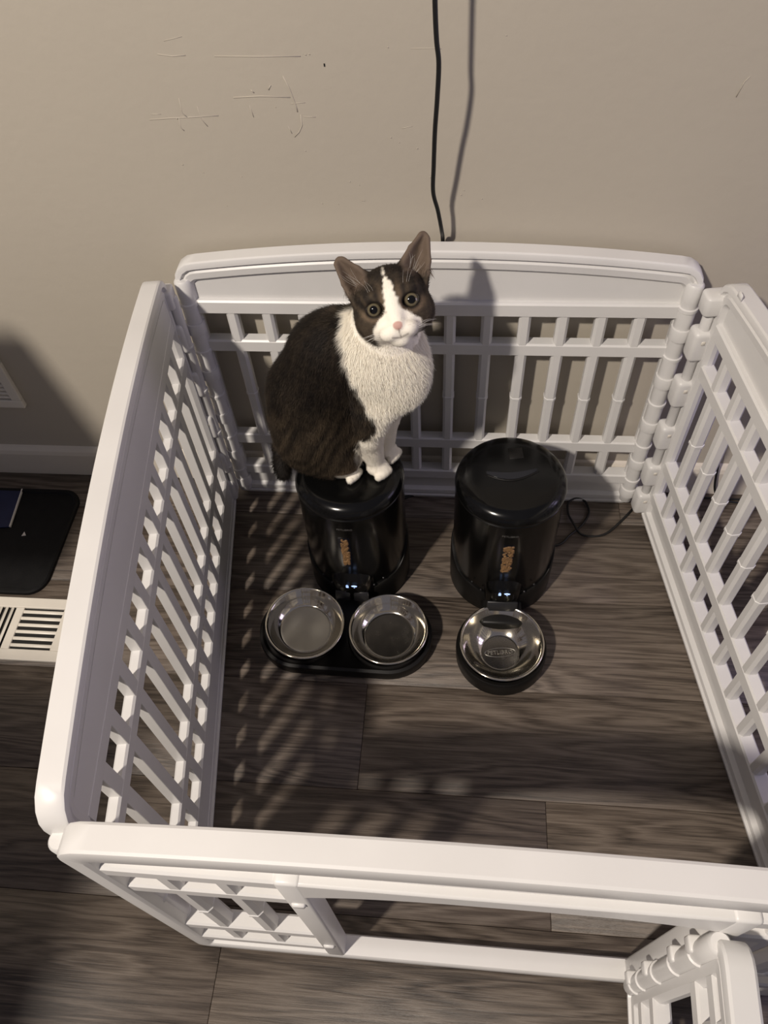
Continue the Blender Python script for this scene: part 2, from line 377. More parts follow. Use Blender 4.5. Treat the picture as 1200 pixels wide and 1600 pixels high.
# gate hinge pin with its knuckles
gp = lathe_mesh('hinge_tube', hinge_profile(.0125, [.06, .11, .20, .29, .38], .02, .46), 20); gp.materials.append(M['white'])
new_obj('hinge_tube', gp, None, gate, (.006, -.012, 0))
for z in (.09, .20, .34, .42):
    new_obj('hinge_clip', bevbox_mesh('hinge_clip', (-.018, .014, -.009, .009, -.010, .010), .003, 2), M['white'], front, (DU1+.002, -.018, z))

# ------------------------------------------------------------------ feeders
def text_mesh(txt, size, extrude):
    cu = bpy.data.curves.new('txt', 'FONT'); cu.body = txt; cu.size = size; cu.align_x = 'CENTER'; cu.align_y = 'CENTER'; cu.extrude = extrude; cu.resolution_u = 2
    o = bpy.data.objects.new('txt', cu); C.objects.link(o); dg = bpy.context.evaluated_depsgraph_get(); dg.update()
    me = bpy.data.meshes.new_from_object(o.evaluated_get(dg)); bpy.data.objects.remove(o); bpy.data.curves.remove(cu)
    return me
def wrap(me, R, z, x0=0.0):
    """stand flat lettering up and wrap it round a cylinder of radius R, facing -y"""
    for v in me.vertices:
        x, y, d = v.co; a = (x+x0)/R; rr = R + d
        v.co = (rr*math.sin(a), -rr*math.cos(a), z+y)
    return me
FR, FH = .100, .327
kib = bpy.data.meshes.new('kibble_piece'); bm = bmesh.new(); bmesh.ops.create_icosphere(bm, subdivisions=1, radius=.0036); bm.to_mesh(kib); bm.free()
def feeder(loc, rz, label, dual):
    f = empty('pet_feeder', label, 'pet feeder', loc, rz, 'black automatic pet feeders')
    # base shell: its upper edge dips towards the front
    n = 96; V = []; F = []; prof_k = 7
    for i in range(n):
        a = 2*PI*i/n; fr = .5-.5*math.sin(a)     # 1 at the front (-y), 0 at the back
        s = fr**2.2; zt = .125 - .060*s - .012*math.exp(-((fr-.75)/.12)**2)
        r = FR+.004
        for rr, z in ((0, .002), (r-.004, .002), (r, .006), (r+.0005, zt*.5), (r, zt-.003), (r-.0015, zt), (r-.010, zt)): V.append((rr*math.cos(a), rr*math.sin(a), z))
    for i in range(n):
        j = (i+1) % n
        for q in range(prof_k-1): F.append((i*prof_k+q, j*prof_k+q, j*prof_k+q+1, i*prof_k+q+1))
    new_obj('base', mesh('base', V, F, True, .6), M['base'], f)
    tk = new_obj('tank', lathe_mesh('tank', [(0,.03),(FR-.001,.03),(FR,.035),(FR,.2965),(FR-.002,.2985),(0,.2985)], 96), M['tank'], f)
    new_obj('lid', lathe_mesh('lid', [(0,.3005),(FR-.001,.3005),(FR+.0012,.3025),(FR+.0012,.3050),(FR-.0005,.3110),(FR-.0045,.3175),(FR-.0110,.3230),(FR-.0200,.3262),(FR-.0300,FH),(0,FH)], 96, .9), M['black'], f)
    lid = [c for c in f.children if c.name.startswith('lid')][0]
    # crescent finger slot and the square stamp on the lid
    P = [(-.048+.096*t, -.004-.017*math.sin(PI*t)+.010*t, FH+.0003) for t in np.linspace(0, 1, 15)]
    V, F = tube_vf(P, .0016, 8, lambda t: .35+.65*math.sin(PI*min(max(t,.02),.98)))
    new_obj('finger_slot', mesh('finger_slot', V, F, True), M['base'], lid)
    V = []; F = []
    for i, t in enumerate(np.linspace(0, 1, 15)):
        x = -.045+.090*t; V += [(x, -.002-.016*math.sin(PI*t)+.010*t, FH+.0004), (x, .004-.006*math.sin(PI*t)+.010*t, FH+.0002)]
    for i in range(14): F.append((2*i, 2*i+2, 2*i+3, 2*i+1))
    o = new_obj('slot_hollow', mesh('slot_hollow', V, F), M['display'], lid); so = o.modifiers.new('solid', 'SOLIDIFY'); so.thickness = .0004
    st = new_obj('stamp', bevbox_mesh('stamp', (-.013, .013, -.013, .013, 0, .0006), .0002, 1), M['base'], lid, (.008, .048, FH)); st.rotation_euler = (0, 0, .12)
    # front mark and the vertical kibble window
    me = wrap(text_mesh('PETLIBRO', .0068, .0001), FR+.0003, .272); me.materials.append(M['mark']); new_obj('front_mark', me, None, tk)
    x0 = -.004 if dual else 0.0
    V = []; F = []; k = 6
    for q, (hx_, z0, z1, rr) in enumerate(((.0105, .150, .246, FR+.0003),)):
        for i in range(k+1):
            a = (x0 - hx_ + 2*hx_*i/k)/FR
            for z in (z0, z1): V.append((rr*math.sin(a), -rr*math.cos(a), z))
        for i in range(k): F.append((2*i, 2*i+2, 2*i+3, 2*i+1))
    wn = new_obj('window', mesh('window', V, F), M['display'], tk); so = wn.modifiers.new('solid', 'SOLIDIFY'); so.thickness = .0008
    rnd = random.Random(3 if dual else 7); parts = []
    hw = .0060 if dual else .0085
    for i in range(150):
        x = rnd.uniform(-hw, hw); z = .158 + .082*rnd.random(); a = (x0+x)/FR; rr = FR-.0008
        c = Vector((rr*math.sin(a), -rr*math.cos(a), z)); s = rnd.uniform(.75, 1.1)
        parts.append(([tuple(c+Vector((v.co.x*s, v.co.y*s, v.co.z*s))) for v in kib.vertices], [tuple(p.vertices) for p in kib.polygons]))
    V, F = join_vf(parts); kb = new_obj('kibble', mesh('kibble', V, F), M['kibble'], tk); kb['kind'] = 'stuff'
    # chute with its lit display
    hwid = .042 if dual else .036; yf = -.118; zt, zb = .112, .052
    n = 14; V = []; F = []
    secs = [(zb, .86, -.006), (zb+.006, .97, 0), (zt-.020, 1.0, 0), (zt-.006, .97, -.004), (zt+.004, .90, -.012), (zt+.014, .80, -.020)]
    for z, sx, dy in secs:
        for i in range(n+1):
            t = -1+2*i/n; V.append((hwid*sx*t, yf-dy+.022*abs(t)**3.5, z))
        V += [(hwid*sx, -.070, z), (-hwid*sx, -.070, z)]
    m = n+3
    for s in range(len(secs)-1):
        for i in range(m): F.append((s*m+i, s*m+(i+1) % m, (s+1)*m+(i+1) % m, (s+1)*m+i))
    F += [tuple(range(m))[::-1], tuple((len(secs)-1)*m+i for i in range(m))]
    ch = new_obj('chute', mesh('chute', V, F, True, .7), M['tank'], f)
    # lit lock and wireless icons, standing on the chute's face
    zi = .104 if not dual else .106
    yi = yf-.0004
    parts = [box_vf(-.0095, -.0045, yi-.0004, yi, zi-.0045, zi+.0008)]
    parts.append(tube_vf([(-.0088, yi, zi+.0008), (-.0088, yi, zi+.0030), (-.0070, yi, zi+.0046), (-.0052, yi, zi+.0030), (-.0052, yi, zi+.0008)], .0006, 6))
    V, F = join_vf(parts); new_obj('lock_icon', mesh('lock_icon', V, F), M['icon'], ch)
    parts = [([(.0070-.0004, yi-.0004, zi-.0042), (.0070+.0004, yi-.0004, zi-.0042), (.0070+.0018, yi-.0004, zi-.0016), (.0070-.0018, yi-.0004, zi-.0016)], [(0,1,2,3)])]
    for r_ in (.0058, .0082):
        P = [(.0070+r_*math.sin(a), yi-.0002, zi-.0042+r_*math.cos(a)) for a in np.linspace(-.72, .72, 9)]; parts.append(tube_vf(P, .00075, 6))
    V, F = join_vf(parts); new_obj('wireless_icon', mesh('wireless_icon', V, F), M['icon'], ch)
    # chute mouth
    if dual:
        for s in (-1, 1):
            fl = new_obj('flap', bevbox_mesh('flap', (-.015, .015, -.002, .002, -.012, .012), .0015, 1), M['flap'], ch, (s*.0185, yf-.0015, .072)); fl.rotation_euler = (-.35, 0, 0)
    else:
        fl = new_obj('flap', bevbox_mesh('flap', (-.030, .030, -.003, .003, -.011, .011), .0025, 2), M['flap'], ch, (0, yf-.003, .064)); fl.rotation_euler = (-.5, 0, 0)
    for s in (-1, 1):
        for q, (aa, z) in enumerate(((.62, .082), (.42, .070))):
            a = s*aa; sc = new_obj('rivet', lathe_mesh('rivet', [(0,.0022),(.0016,.0018),(.0024,0)], 12), M['flap'], f, ((FR+.004)*math.sin(a), -(FR+.004)*math.cos(a), z+.01)); sc.rotation_euler = (PI/2, 0, a)
    return f
fr_loc = (.152, -.197, 0); fl_loc = (-.143, -.195, 0)
fR = feeder(fr_loc, 0.0, 'black automatic pet feeder with one steel bowl, lid bare', False)
fL = feeder(fl_loc, -.02, 'black automatic pet feeder with a twin-bowl tray, cat sitting on its lid', True)
# single bowl stand
bowlR = (.151, -.394)
sx, sy = bowlR[0]-fr_loc[0], bowlR[1]-fr_loc[1]
st = new_obj('bowl_stand', lathe_mesh('bowl_stand', [(0,.002),(.082,.002),(.086,.006),(.087,.030),(.0865,.044),(.084,.047),(.078,.046),(.074,.036),(.060,.010),(0,.010)], 72), M['base'], fR, (sx, sy, 0))
new_obj('neck', bevbox_mesh('neck', (-.040, .040, -.150, -.085, .002, .044), .006, 2), M['base'], fR)
# twin tray: a long stadium-shaped base with two wells
tray = fL
def stadium(hx_, r, z, cx, cy, n=20):
    P = []
    for i in range(n+1): a = -PI/2+PI*i/n; P.append((cx+hx_+r*math.cos(a), cy+r*math.sin(a), z))
    for i in range(n+1): a = PI/2+PI*i/n; P.append((cx-hx_+r*math.cos(a), cy+r*math.sin(a), z))
    return P
V = []; F = []; rings = [(.0, .080, .002), (.0, .085, .006), (.0, .0865, .024), (.0, .085, .031), (.0, .079, .033), (.0, .074, .029)]
for d, r, z in rings: V += stadium(.088, r, z, -.010, -.178)
m = 42
for s in range(len(rings)-1):
    for i in range(m): F.append((s*m+i, s*m+(i+1) % m, (s+1)*m+(i+1) % m, (s+1)*m+i))
F += [tuple(range(m))[::-1], tuple((len(rings)-1)*m+i for i in range(m))]
tr = new_obj('bowl_tray', mesh('bowl_tray', V, F, True, .7), M['base'], fL)
for sx_ in (-1, 1):
    new_obj('tray_well', lathe_mesh('tray_well', [(.0700,.0285),(.0760,.0285),(.0775,.0345),(.0760,.0380),(.0715,.0385),(.0700,.0350)], 64), M['base'], tr, (-.010+sx_*.084, -.180, 0))
# steel bowls
def bowl(loc, tilt, label, r, rb, h, txt=None, fm='steel_floor'):
    me = lathe_mesh('bowl', [(rb*.98,0),(rb+.004,.001),(r-.012,h*.55),(r-.0045,h-.0035),(r-.0005,h-.003),(r+.0010,h-.001),(r,h+.0006),(r-.003,h+.0004),(r-.0055,h-.002),(r-.0135,h*.55),(rb+.004,.0045),(rb,.0028)], 96, 1.2)
    o = new_obj('steel_bowl', me, M['steel'], None, loc); o.rotation_euler = tilt; tag(o, label, 'bowl', 'steel feeding bowls')
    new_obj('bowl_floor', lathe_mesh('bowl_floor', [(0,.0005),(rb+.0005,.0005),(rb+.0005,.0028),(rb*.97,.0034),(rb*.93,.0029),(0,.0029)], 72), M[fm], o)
    if txt:
        t = text_mesh(txt, .0115, .0003); t.materials.append(M['engraving']); new_obj('engraved_name', t, None, o, (0, 0, .0033))
        V, F = tube_vf([(.030*math.cos(a), .0095*math.sin(a), .0031) for a in np.linspace(0, 2*PI, 40)], .00045, 6); new_obj('engraved_oval', mesh('engraved_oval', V, F, True), M['engraving'], o)
    return o
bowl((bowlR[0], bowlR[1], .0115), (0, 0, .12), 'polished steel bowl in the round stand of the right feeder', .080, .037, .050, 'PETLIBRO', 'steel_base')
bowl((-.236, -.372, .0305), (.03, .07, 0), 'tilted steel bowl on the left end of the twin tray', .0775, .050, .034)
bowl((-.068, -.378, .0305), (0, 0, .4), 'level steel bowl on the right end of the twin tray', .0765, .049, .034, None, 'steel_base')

# ------------------------------------------------------------------ cords
wc = [(.005,-.034,1.10),(.006,-.034,1.021),(.008,-.032,.977),(.011,-.030,.947),(.009,-.026,.900),(.006,-.020,.856),(.004,-.012,.800),(.003,-.004,.754),(.010,.004,.718),(.016,.014,.676),(.0175,.033,.645),(.020,.0365,.57),(.026,.0365,.48),(.030,.036,.30),(.034,.034,.10),(.020,.018,.010),(-.03,.004,.004),(-.09,-.03,.0045),(-.12,-.09,.012)]
wc = [(.003, -.030, 1.7), (.004, -.034, 1.35)] + wc
tag(tube('power_cord', catmull(wc, 8), .0033, M['rubber'], None, 10), 'thin black cord hanging straight down the grey wall', 'cord')
fc = [(.215,-.118,.012),(.260,-.128,.005),(.285,-.123,.0045),(.305,-.100,.0045),(.327,-.079,.0045),(.341,-.060,.0045),(.352,-.034,.0045),(.345,-.006,.006),(.325,.000,.008),(.308,-.012,.006),(.306,-.040,.0045),(.314,-.068,.0085),(.330,-.095,.0045),(.360,-.100,.0045),(.389,-.088,.0045),(.425,-.050,.0045),(.452,-.018,.0045),(.480,.008,.0045),(.56,.018,.0045),(.70,.015,.0045),(.80,.020,.02),(.84,.030,.12),(.845,.036,.26)]
tag(tube('power_cord', catmull(fc, 8), .0025, M['rubber'], None, 10), 'black cord looping over the floor behind the right feeder', 'cord')
hc_ = [(.62,.030,.62),(.60,.026,.52),(.585,.022,.42),(.592,.024,.30),(.60,.024,.20),(.61,.022,.11),(.625,.014,.03),(.66,.008,.005),(.72,.004,.0045)]
tag(tube('power_cord', catmull(hc_, 8), .0025, M['rubber'], None, 8), 'black cord against the wall seen through the right panel', 'cord')

# ------------------------------------------------------------------ things to the left of the pen
reg = empty('floor_register', 'white metal floor vent register set in the wooden floor', 'floor vent', (-.95, -.387, 0))
RX0, RX1, RY = -.205, .212, .072
V, F = join_vf([box_vf(RX0, RX1, -RY, -RY+.024, .0005, .007), box_vf(RX0, RX1, RY-.024, RY, .0005, .007), box_vf(RX0, RX0+.024, -RY+.0241, RY-.0241, .0005, .0069), box_vf(RX1-.024, RX1, -RY+.0241, RY-.0241, .0005, .0069), box_vf(.082, .100, -RY+.0241, RY-.0241, .0005, .0065)])
bevel(new_obj('register_frame', mesh('register_frame', V, F), M['register'], reg), .0015)
box('duct', (RX0+.004, RX1-.004, -RY+.004, RY-.004, .0002, .0012), M['dark'], reg)
lm = bevbox_mesh('louver', (.098, .190, -.0035, .0035, .0015, .0032), .0006, 1); lm.materials.append(M['register'])
for i in range(6):
    o = new_obj('louver', lm, None, reg, (0, -.038+.0155*i, .002)); o.rotation_euler = (.25, 0, 0)
lm2 = bevbox_mesh('louver', (-.0040, .0040, -.048, .048, .0015, .0032), .0006, 1); lm2.materials.append(M['register'])
for i in range(21): 
    o = new_obj('louver', lm2, None, reg, (.074-.0130*i, 0, .002)); o.rotation_euler = (0, -.3, 0)

def rounded_slab(name, x0, x1, y0, y1, z0, z1, r, mat_, n=8, lip=.0):
    P = []
    for cx, cy, a0 in ((x1-r, y1-r, 0), (x0+r, y1-r, PI/2), (x0+r, y0+r, PI), (x1-r, y0+r, 1.5*PI)):
        for i in range(n): a = a0+PI/2*i/(n-1); P.append((cx, cy, r, a))
    rings = [(0, z0), (0, z1-.004), (.003, z1)]
    if lip: rings += [(lip, z1), (lip+.003, z1-.005)]
    V = []; F = []
    for ins, z in rings: V += [(cx+(r-ins)*math.cos(a), cy+(r-ins)*math.sin(a), z) for cx, cy, r, a in P]
    m = len(P)
    for s in range(len(rings)-1):
        for i in range(m): F.append((s*m+i, s*m+(i+1) % m, (s+1)*m+(i+1) % m, (s+1)*m+i))
    F += [tuple(range(m))[::-1], tuple((len(rings)-1)*m+i for i in range(m))]
    return new_obj(name, mesh(name, V, F, True, .5), mat_)
tag(rounded_slab('floor_mat', -1.36, -.822, -.306, -.022, .0004, .012, .042, M['mat'], lip=.010), 'black rubber floor mat with rounded corners beside the vent', 'mat')
bc = box('card', (-.09, .09, -.055, .055, 0, .004), M['blue'], None, .001); bc.location = (-1.055, -.090, .0074); bc.rotation_euler = (0, 0, .10)
tag(bc, 'dark blue card with a pale edge lying on the black mat', 'card')
box('pale_edge', (.0885, .0915, -.055, .055, .0005, .0050), M['paper'], bc)
V = [(0,0,0),(.010,.002,0),(.004,.011,.002),(0,0,.0008),(.010,.002,.0008),(.004,.011,.0028)]
ps = new_obj('paper_scrap', mesh('paper_scrap', V, [(0,1,2),(3,5,4),(0,3,4,1),(1,4,5,2),(2,5,3,0)]), M['paper'], None, (-.925, -.158, .0074)); tag(ps, 'tiny white paper scrap lying on the black mat', 'paper scrap')
wp = empty('wall_grille', 'white framed grille plate on the wall above the baseboard', 'wall grille', (-1.02, WALL_Y, .225))
for b in ((-.13,.130,-.012,0,0,.022), (-.13,.130,-.012,0,.128,.150), (.108,.130,-.0118,0,.0222,.1278), (-.13,-.108,-.0118,0,.0222,.1278)):
    box('grille_frame', b, M['register'], wp, .002)
box('grille_back', (-.12,.12,-.003,0,.01,.14), M['grille'], wp)
for i in range(9):
    o = new_obj('grille_slat', bevbox_mesh('grille_slat', (-.11,.11,-.0045,.0035,-.0012,.0012), .0005, 1), M['register'], wp, (0, -.006, .030+.0115*i)); o.rotation_euler = (.6, 0, 0)

# ------------------------------------------------------------------ unseen furniture added left of the pen, shaped to shade that corner
M['oak'] = noise_tint(mat('dark_furniture_wood', rough=.5), (.055,.038,.026), (.085,.060,.042), 6.0)
M['sisal'] = noise_tint(mat('carpet_fabric', rough=.9), (.17,.14,.11), (.24,.20,.16), 40.0)
cb = empty('occluder', 'tall dark wooden cabinet added out of view to shade the left floor', 'occluder', (-1.150, -1.48, 0), -.08)  # unseen block, placed to shade the floor beside the pen
box('body', (-.25,.25,-.16,.185,.06,1.36), M['oak'], cb, .003); box('top', (-.262,.262,-.175,.195,1.36,1.385), M['oak'], cb, .004); box('plinth', (-.24,.24,-.15,.14,.001,.06), M['oak'], cb)
for sx_ in (-1, 1):
    d_ = box('door', (-.121,.121,-.009,.009,.08,1.34), M['oak'], cb, .003); d_.location = (sx_*.1235, -.169, 0)
    k_ = new_obj('knob', lathe_mesh('knob', [(0,.024),(.009,.023),(.012,.016),(.006,.008),(.006,0)], 20), M['steel'], d_, (-sx_*.095, -.009, .72)); k_.rotation_euler = (PI/2, 0, 0)
ct = empty('wall_occluder', 'carpeted cat tree with a raised box added out of view to shade the wall', 'light blocker', (-1.12, -.70, 0))  # unseen; its raised box is sized to shade the wall corner
box('base', (-.22,.20,-.17,.13,.001,.035), M['sisal'], ct, .006)
new_obj('post', lathe_mesh('post', [(0,.03),(.045,.03),(.045,.85),(0,.85)], 32), M['sisal'], ct)
bxv = [box_vf(-.30,.170,-.10,.14,.845,.865), box_vf(-.30,.170,-.10,.14,1.10,1.12), box_vf(-.30,-.28,-.099,.139,.8655,1.0995), box_vf(.150,.170,-.099,.139,.8655,1.0995), box_vf(-.279,.149,.12,.139,.8655,1.0995)]
V, F = join_vf(bxv); bevel(new_obj('shade_box', mesh('shade_box', V, F), M['sisal'], ct), .004)

# ---- cat modelling (numpy signed-distance body -> one continuous mesh)
class Field:
    def __init__(s, lo, hi, h):
        s.lo=np.array(lo,np.float32); s.h=h
        s.n=tuple(int(round((b-a)/h))+1 for a,b in zip(lo,hi))
        s.v=np.full(s.n,0.05,np.float32)
    def block(s, lo, hi):
        a=[max(0,int((l-o)/s.h)) for l,o in zip(lo,s.lo)]
        b=[min(n,int((q-o)/s.h)+2) for q,o,n in zip(hi,s.lo,s.n)]
        sl=tuple(slice(x,y) for x,y in zip(a,b))
        g=np.meshgrid(*[(np.arange(x,y)*s.h+o).astype(np.float32) for x,y,o in zip(a,b,s.lo)],indexing='ij')
        return sl,g
    def blend(s, sl, d, k, sub=False):
        v=s.v[sl]
        if sub:
            d=-d; hh=np.clip(.5-.5*(v-d)/k,0,1); s.v[sl]=v*(1-hh)+d*hh+k*hh*(1-hh)
        else:
            hh=np.clip(.5+.5*(v-d)/k,0,1); s.v[sl]=v*(1-hh)+d*hh-k*hh*(1-hh)
    def ell(s, c, r, k=.02, M=None, sub=False):
        c=np.array(c,float); r=np.array(r,float); R=r.max()+k+.012
        sl,g=s.block(c-R,c+R)
        p=[g[i]-c[i] for i in range(3)]
        if M is not None:
            M=np.array(M,float); p=[M[i,0]*p[0]+M[i,1]*p[1]+M[i,2]*p[2] for i in range(3)]
        q=[p[i]/r[i] for i in range(3)]
        k0=np.sqrt(q[0]**2+q[1]**2+q[2]**2)+1e-6
        k1=np.sqrt((q[0]/r[0])**2+(q[1]/r[1])**2+(q[2]/r[2])**2)+1e-6
        s.blend(sl,(k0*(k0-1)/k1).astype(np.float32),k,sub)
    def cone(s, a, b, ra, rb, k=.015, sub=False):
        a=np.array(a,float); b=np.array(b,float); R=max(ra,rb)+k+.012
        sl,g=s.block(np.minimum(a,b)-R,np.maximum(a,b)+R)
        ba=b-a; L=(ba**2).sum()+1e-9
        t=np.clip(sum((g[i]-a[i])*ba[i] for i in range(3))/L,0,1)
        d=np.sqrt(sum((g[i]-a[i]-t*ba[i])**2 for i in range(3)))-(ra+(rb-ra)*t)
        s.blend(sl,d.astype(np.float32),k,sub)
    def mesh(s):
        v=s.v; S=v<0; nx,ny,nz=s.n
        c=[S[i:nx-1+i,j:ny-1+j,k:nz-1+k] for i in(0,1) for j in(0,1) for k in(0,1)]
        cnt=sum(x.astype(np.int8) for x in c); act=(cnt>0)&(cnt<8)
        idx=np.full(act.shape,-1,np.int32); I=np.argwhere(act); idx[act]=np.arange(len(I))
        cv=np.stack([v[I[:,0]+i,I[:,1]+j,I[:,2]+k] for i in(0,1) for j in(0,1) for k in(0,1)],1)
        off=np.array([(i,j,k) for i in(0,1) for j in(0,1) for k in(0,1)],float)
        acc=np.zeros((len(I),3)); n=np.zeros(len(I))
        for a in range(8):
            for b in range(a+1,8):
                if abs(off[a]-off[b]).sum()!=1: continue
                va,vb=cv[:,a],cv[:,b]; m=(va<0)!=(vb<0)
                t=np.where(m,va/np.where(m,va-vb,1),0)
                acc[m]+=(off[a]+(off[b]-off[a])*t[:,None])[m]; n[m]+=1
        V=(I+acc/n[:,None])*s.h+s.lo
        F=[]
        for ax in range(3):
            A=[slice(None)]*3; B=[slice(None)]*3; A[ax]=slice(0,-1); B[ax]=slice(1,None)
            ch=S[tuple(A)]!=S[tuple(B)]; E=np.argwhere(ch)
            u,w=[(1,2),(2,0),(0,1)][ax]
            E=E[(E[:,u]>0)&(E[:,w]>0)&(E[:,u]<s.n[u]-1)&(E[:,w]<s.n[w]-1)]
            du=np.zeros(3,int);du[u]=1; dw=np.zeros(3,int);dw[w]=1
            q=np.stack([idx[tuple((E-x).T)] for x in (du+dw,dw,0*du,du)],1)
            inside=S[tuple(E.T)]
            q[~inside]=q[~inside][:,::-1]; F.append(q)
        F=np.concatenate(F); F=F[(F>=0).all(1)]
        return V,F
    def normals(s,V):
        g=(V-s.lo)/s.h; i=np.clip(np.round(g).astype(int),1,np.array(s.n)-2); N=np.zeros_like(V)
        for ax in range(3):
            d=np.zeros(3,int);d[ax]=1
            N[:,ax]=s.v[tuple((i+d).T)]-s.v[tuple((i-d).T)]
        return N/(np.linalg.norm(N,axis=1,keepdims=True)+1e-9)

# head frame: right, up, forward (the cat looks up at whoever took the picture)
HC=np.array([-.047,-.200,.700])
def head_frame():
    f=np.array([.046,-1.085,1.399])-HC; f/=np.linalg.norm(f)
    cr=np.array(CAM_R); r0=cr-f*(cr@f); r0/=np.linalg.norm(r0); u0=np.cross(f,r0)
    a=np.radians(15.0); r=np.cos(a)*r0+np.sin(a)*u0; u=-np.sin(a)*r0+np.cos(a)*u0
    return np.array([r,u,f])
HM=head_frame()
def hp(a,b,c): return HC+a*HM[0]+b*HM[1]+c*HM[2]
Z0=.328
def build_cat(h=.0018):
    f=Field((-.30,-.30,.27),(.06,-.05,.86),h)
    # trunk
    f.ell((-.188,-.162,.410),(.090,.076,.083),.02)
    f.ell((-.184,-.160,.478),(.088,.072,.095),.03)
    f.ell((-.152,-.158,.560),(.074,.064,.080),.03)
    f.ell((-.118,-.162,.590),(.054,.052,.056),.03)
    f.ell((-.085,-.176,.540),(.068,.058,.076),.03)
    f.ell((-.062,-.188,.592),(.062,.052,.060),.03)
    f.ell((-.040,-.183,.550),(.045,.046,.062),.025)
    f.cone((-.080,-.178,.60),HC-.02*HM[2],.056,.046,.03)
    # near haunch, knee and hind foot; far haunch
    f.ell((-.190,-.204,.398),(.066,.036,.068),.02)
    f.ell((-.155,-.212,.374),(.040,.030,.040),.015)
    f.cone((-.188,-.208,Z0+.014),(-.142,-.211,Z0+.013),.017,.015,.008)
    f.ell((-.175,-.120,.388),(.070,.036,.062),.02)
    # front legs
    f.cone((-.086,-.207,.500),(-.098,-.206,.430),.034,.024,.02)
    f.cone((-.098,-.206,.430),(-.092,-.200,Z0+.025),.024,.0165,.012)
    f.ell((-.087,-.204,Z0+.014),(.021,.017,.0145),.008)
    f.cone((-.056,-.168,.500),(-.072,-.164,.430),.032,.022,.02)
    f.cone((-.072,-.164,.430),(-.076,-.162,Z0+.025),.022,.016,.012)
    f.ell((-.072,-.164,Z0+.014),(.019,.016,.0145),.008)
    # toes
    for bx,by,ang in ((-.087,-.204,-.75),(-.072,-.164,-.55),(-.140,-.213,-.6)):
        d=np.array([np.cos(ang),np.sin(ang)]); s=np.array([-d[1],d[0]])
        for t in (-1.5,-.5,.5,1.5):
            c=np.array([bx,by])+d*(.016-.0015*abs(t))+s*t*.0078
            f.ell((c[0],c[1],Z0+.009),(.0072,.0072,.0085),.003)
    # tail: leaves the rump at the back, wraps round the left and ends by the lid's edge
    T=[(-.215,-.105,.362,.020),(-.246,-.110,.352,.018),(-.264,-.135,.344,.016),(-.268,-.165,.338,.0145),(-.266,-.192,.330,.0135),(-.262,-.206,.322,.012)]
    for a,b in zip(T[:-1],T[1:]): f.cone(a[:3],b[:3],a[3],b[3],.008)
    # head
    E=lambda c,r,k: f.ell(hp(*c),r,k,HM)
    E((0,.006,-.012),(.0515,.046,.050),.02)
    E((0,-.014,.004),(.049,.036,.038),.015)
    for sx in (-1,1):
        E((sx*.034,-.020,.002),(.022,.024,.024),.012)
        E((sx*.0115,-.037,.037),(.0165,.0125,.0165),.008)
        E((sx*.024,.015,.026),(.017,.011,.015),.010)
    f.cone(hp(0,.012,.030),hp(0,-.026,.046),.0125,.0085,.010)
    E((0,-.050,.029),(.014,.010,.014),.008)
    E((0,-.029,.0525),(.0075,.0055,.0050),.004)
    # eye sockets
    for sx in (-1,1):
        
        ca_,sa_=np.cos(sx*.22),np.sin(sx*.22); M2=np.array([ca_*HM[0]+sa_*HM[1],-sa_*HM[0]+ca_*HM[1],HM[2]])
        f.ell(hp(sx*.0258,-.0012,.040),(.0122,.0092,.012),.003,M2,sub=True)
    # ears: a cupped fan of thin ribs
    for sx in (-1,1):
        if sx<0: O=[(.050,.010),(.0605,.044),(.0640,.072)]; I=[(.020,.043),(.034,.060),(.050,.0765)]
        else: O=[(.050,.010),(.0655,.043),(.0715,.072)]; I=[(.024,.047),(.044,.068),(.0610,.0800)]
        for t in np.linspace(0,1,19):
            bow=np.sin(np.pi*t); e=[np.array(o)*(1-t)+np.array(i)*t for o,i in zip(O,I)]
            base=hp(sx*(e[0][0]+.004*bow),e[0][1]-.004*bow,-.006-.022*bow)
            mid=hp(sx*e[1][0],e[1][1],-.006-.015*bow)
            tp=hp(sx*(e[2][0]+.001*bow),e[2][1]+.0045*bow,-.007-.005*bow)
            f.cone(base,mid,.0050,.0027,.004); f.cone(mid,tp,.0026,.0022,.003)
    return f
def sm(a,b,x): 
    t=np.clip((x-a)/(b-a),0,1); return t*t*(3-2*t)
def vnoise(P,s,seed=0):
    rs=np.random.RandomState(seed); acc=np.zeros(len(P))
    for i in range(7):
        k=rs.normal(size=3)*s; acc+=np.sin(P@k+rs.rand()*6.28)
    return acc/7**.5
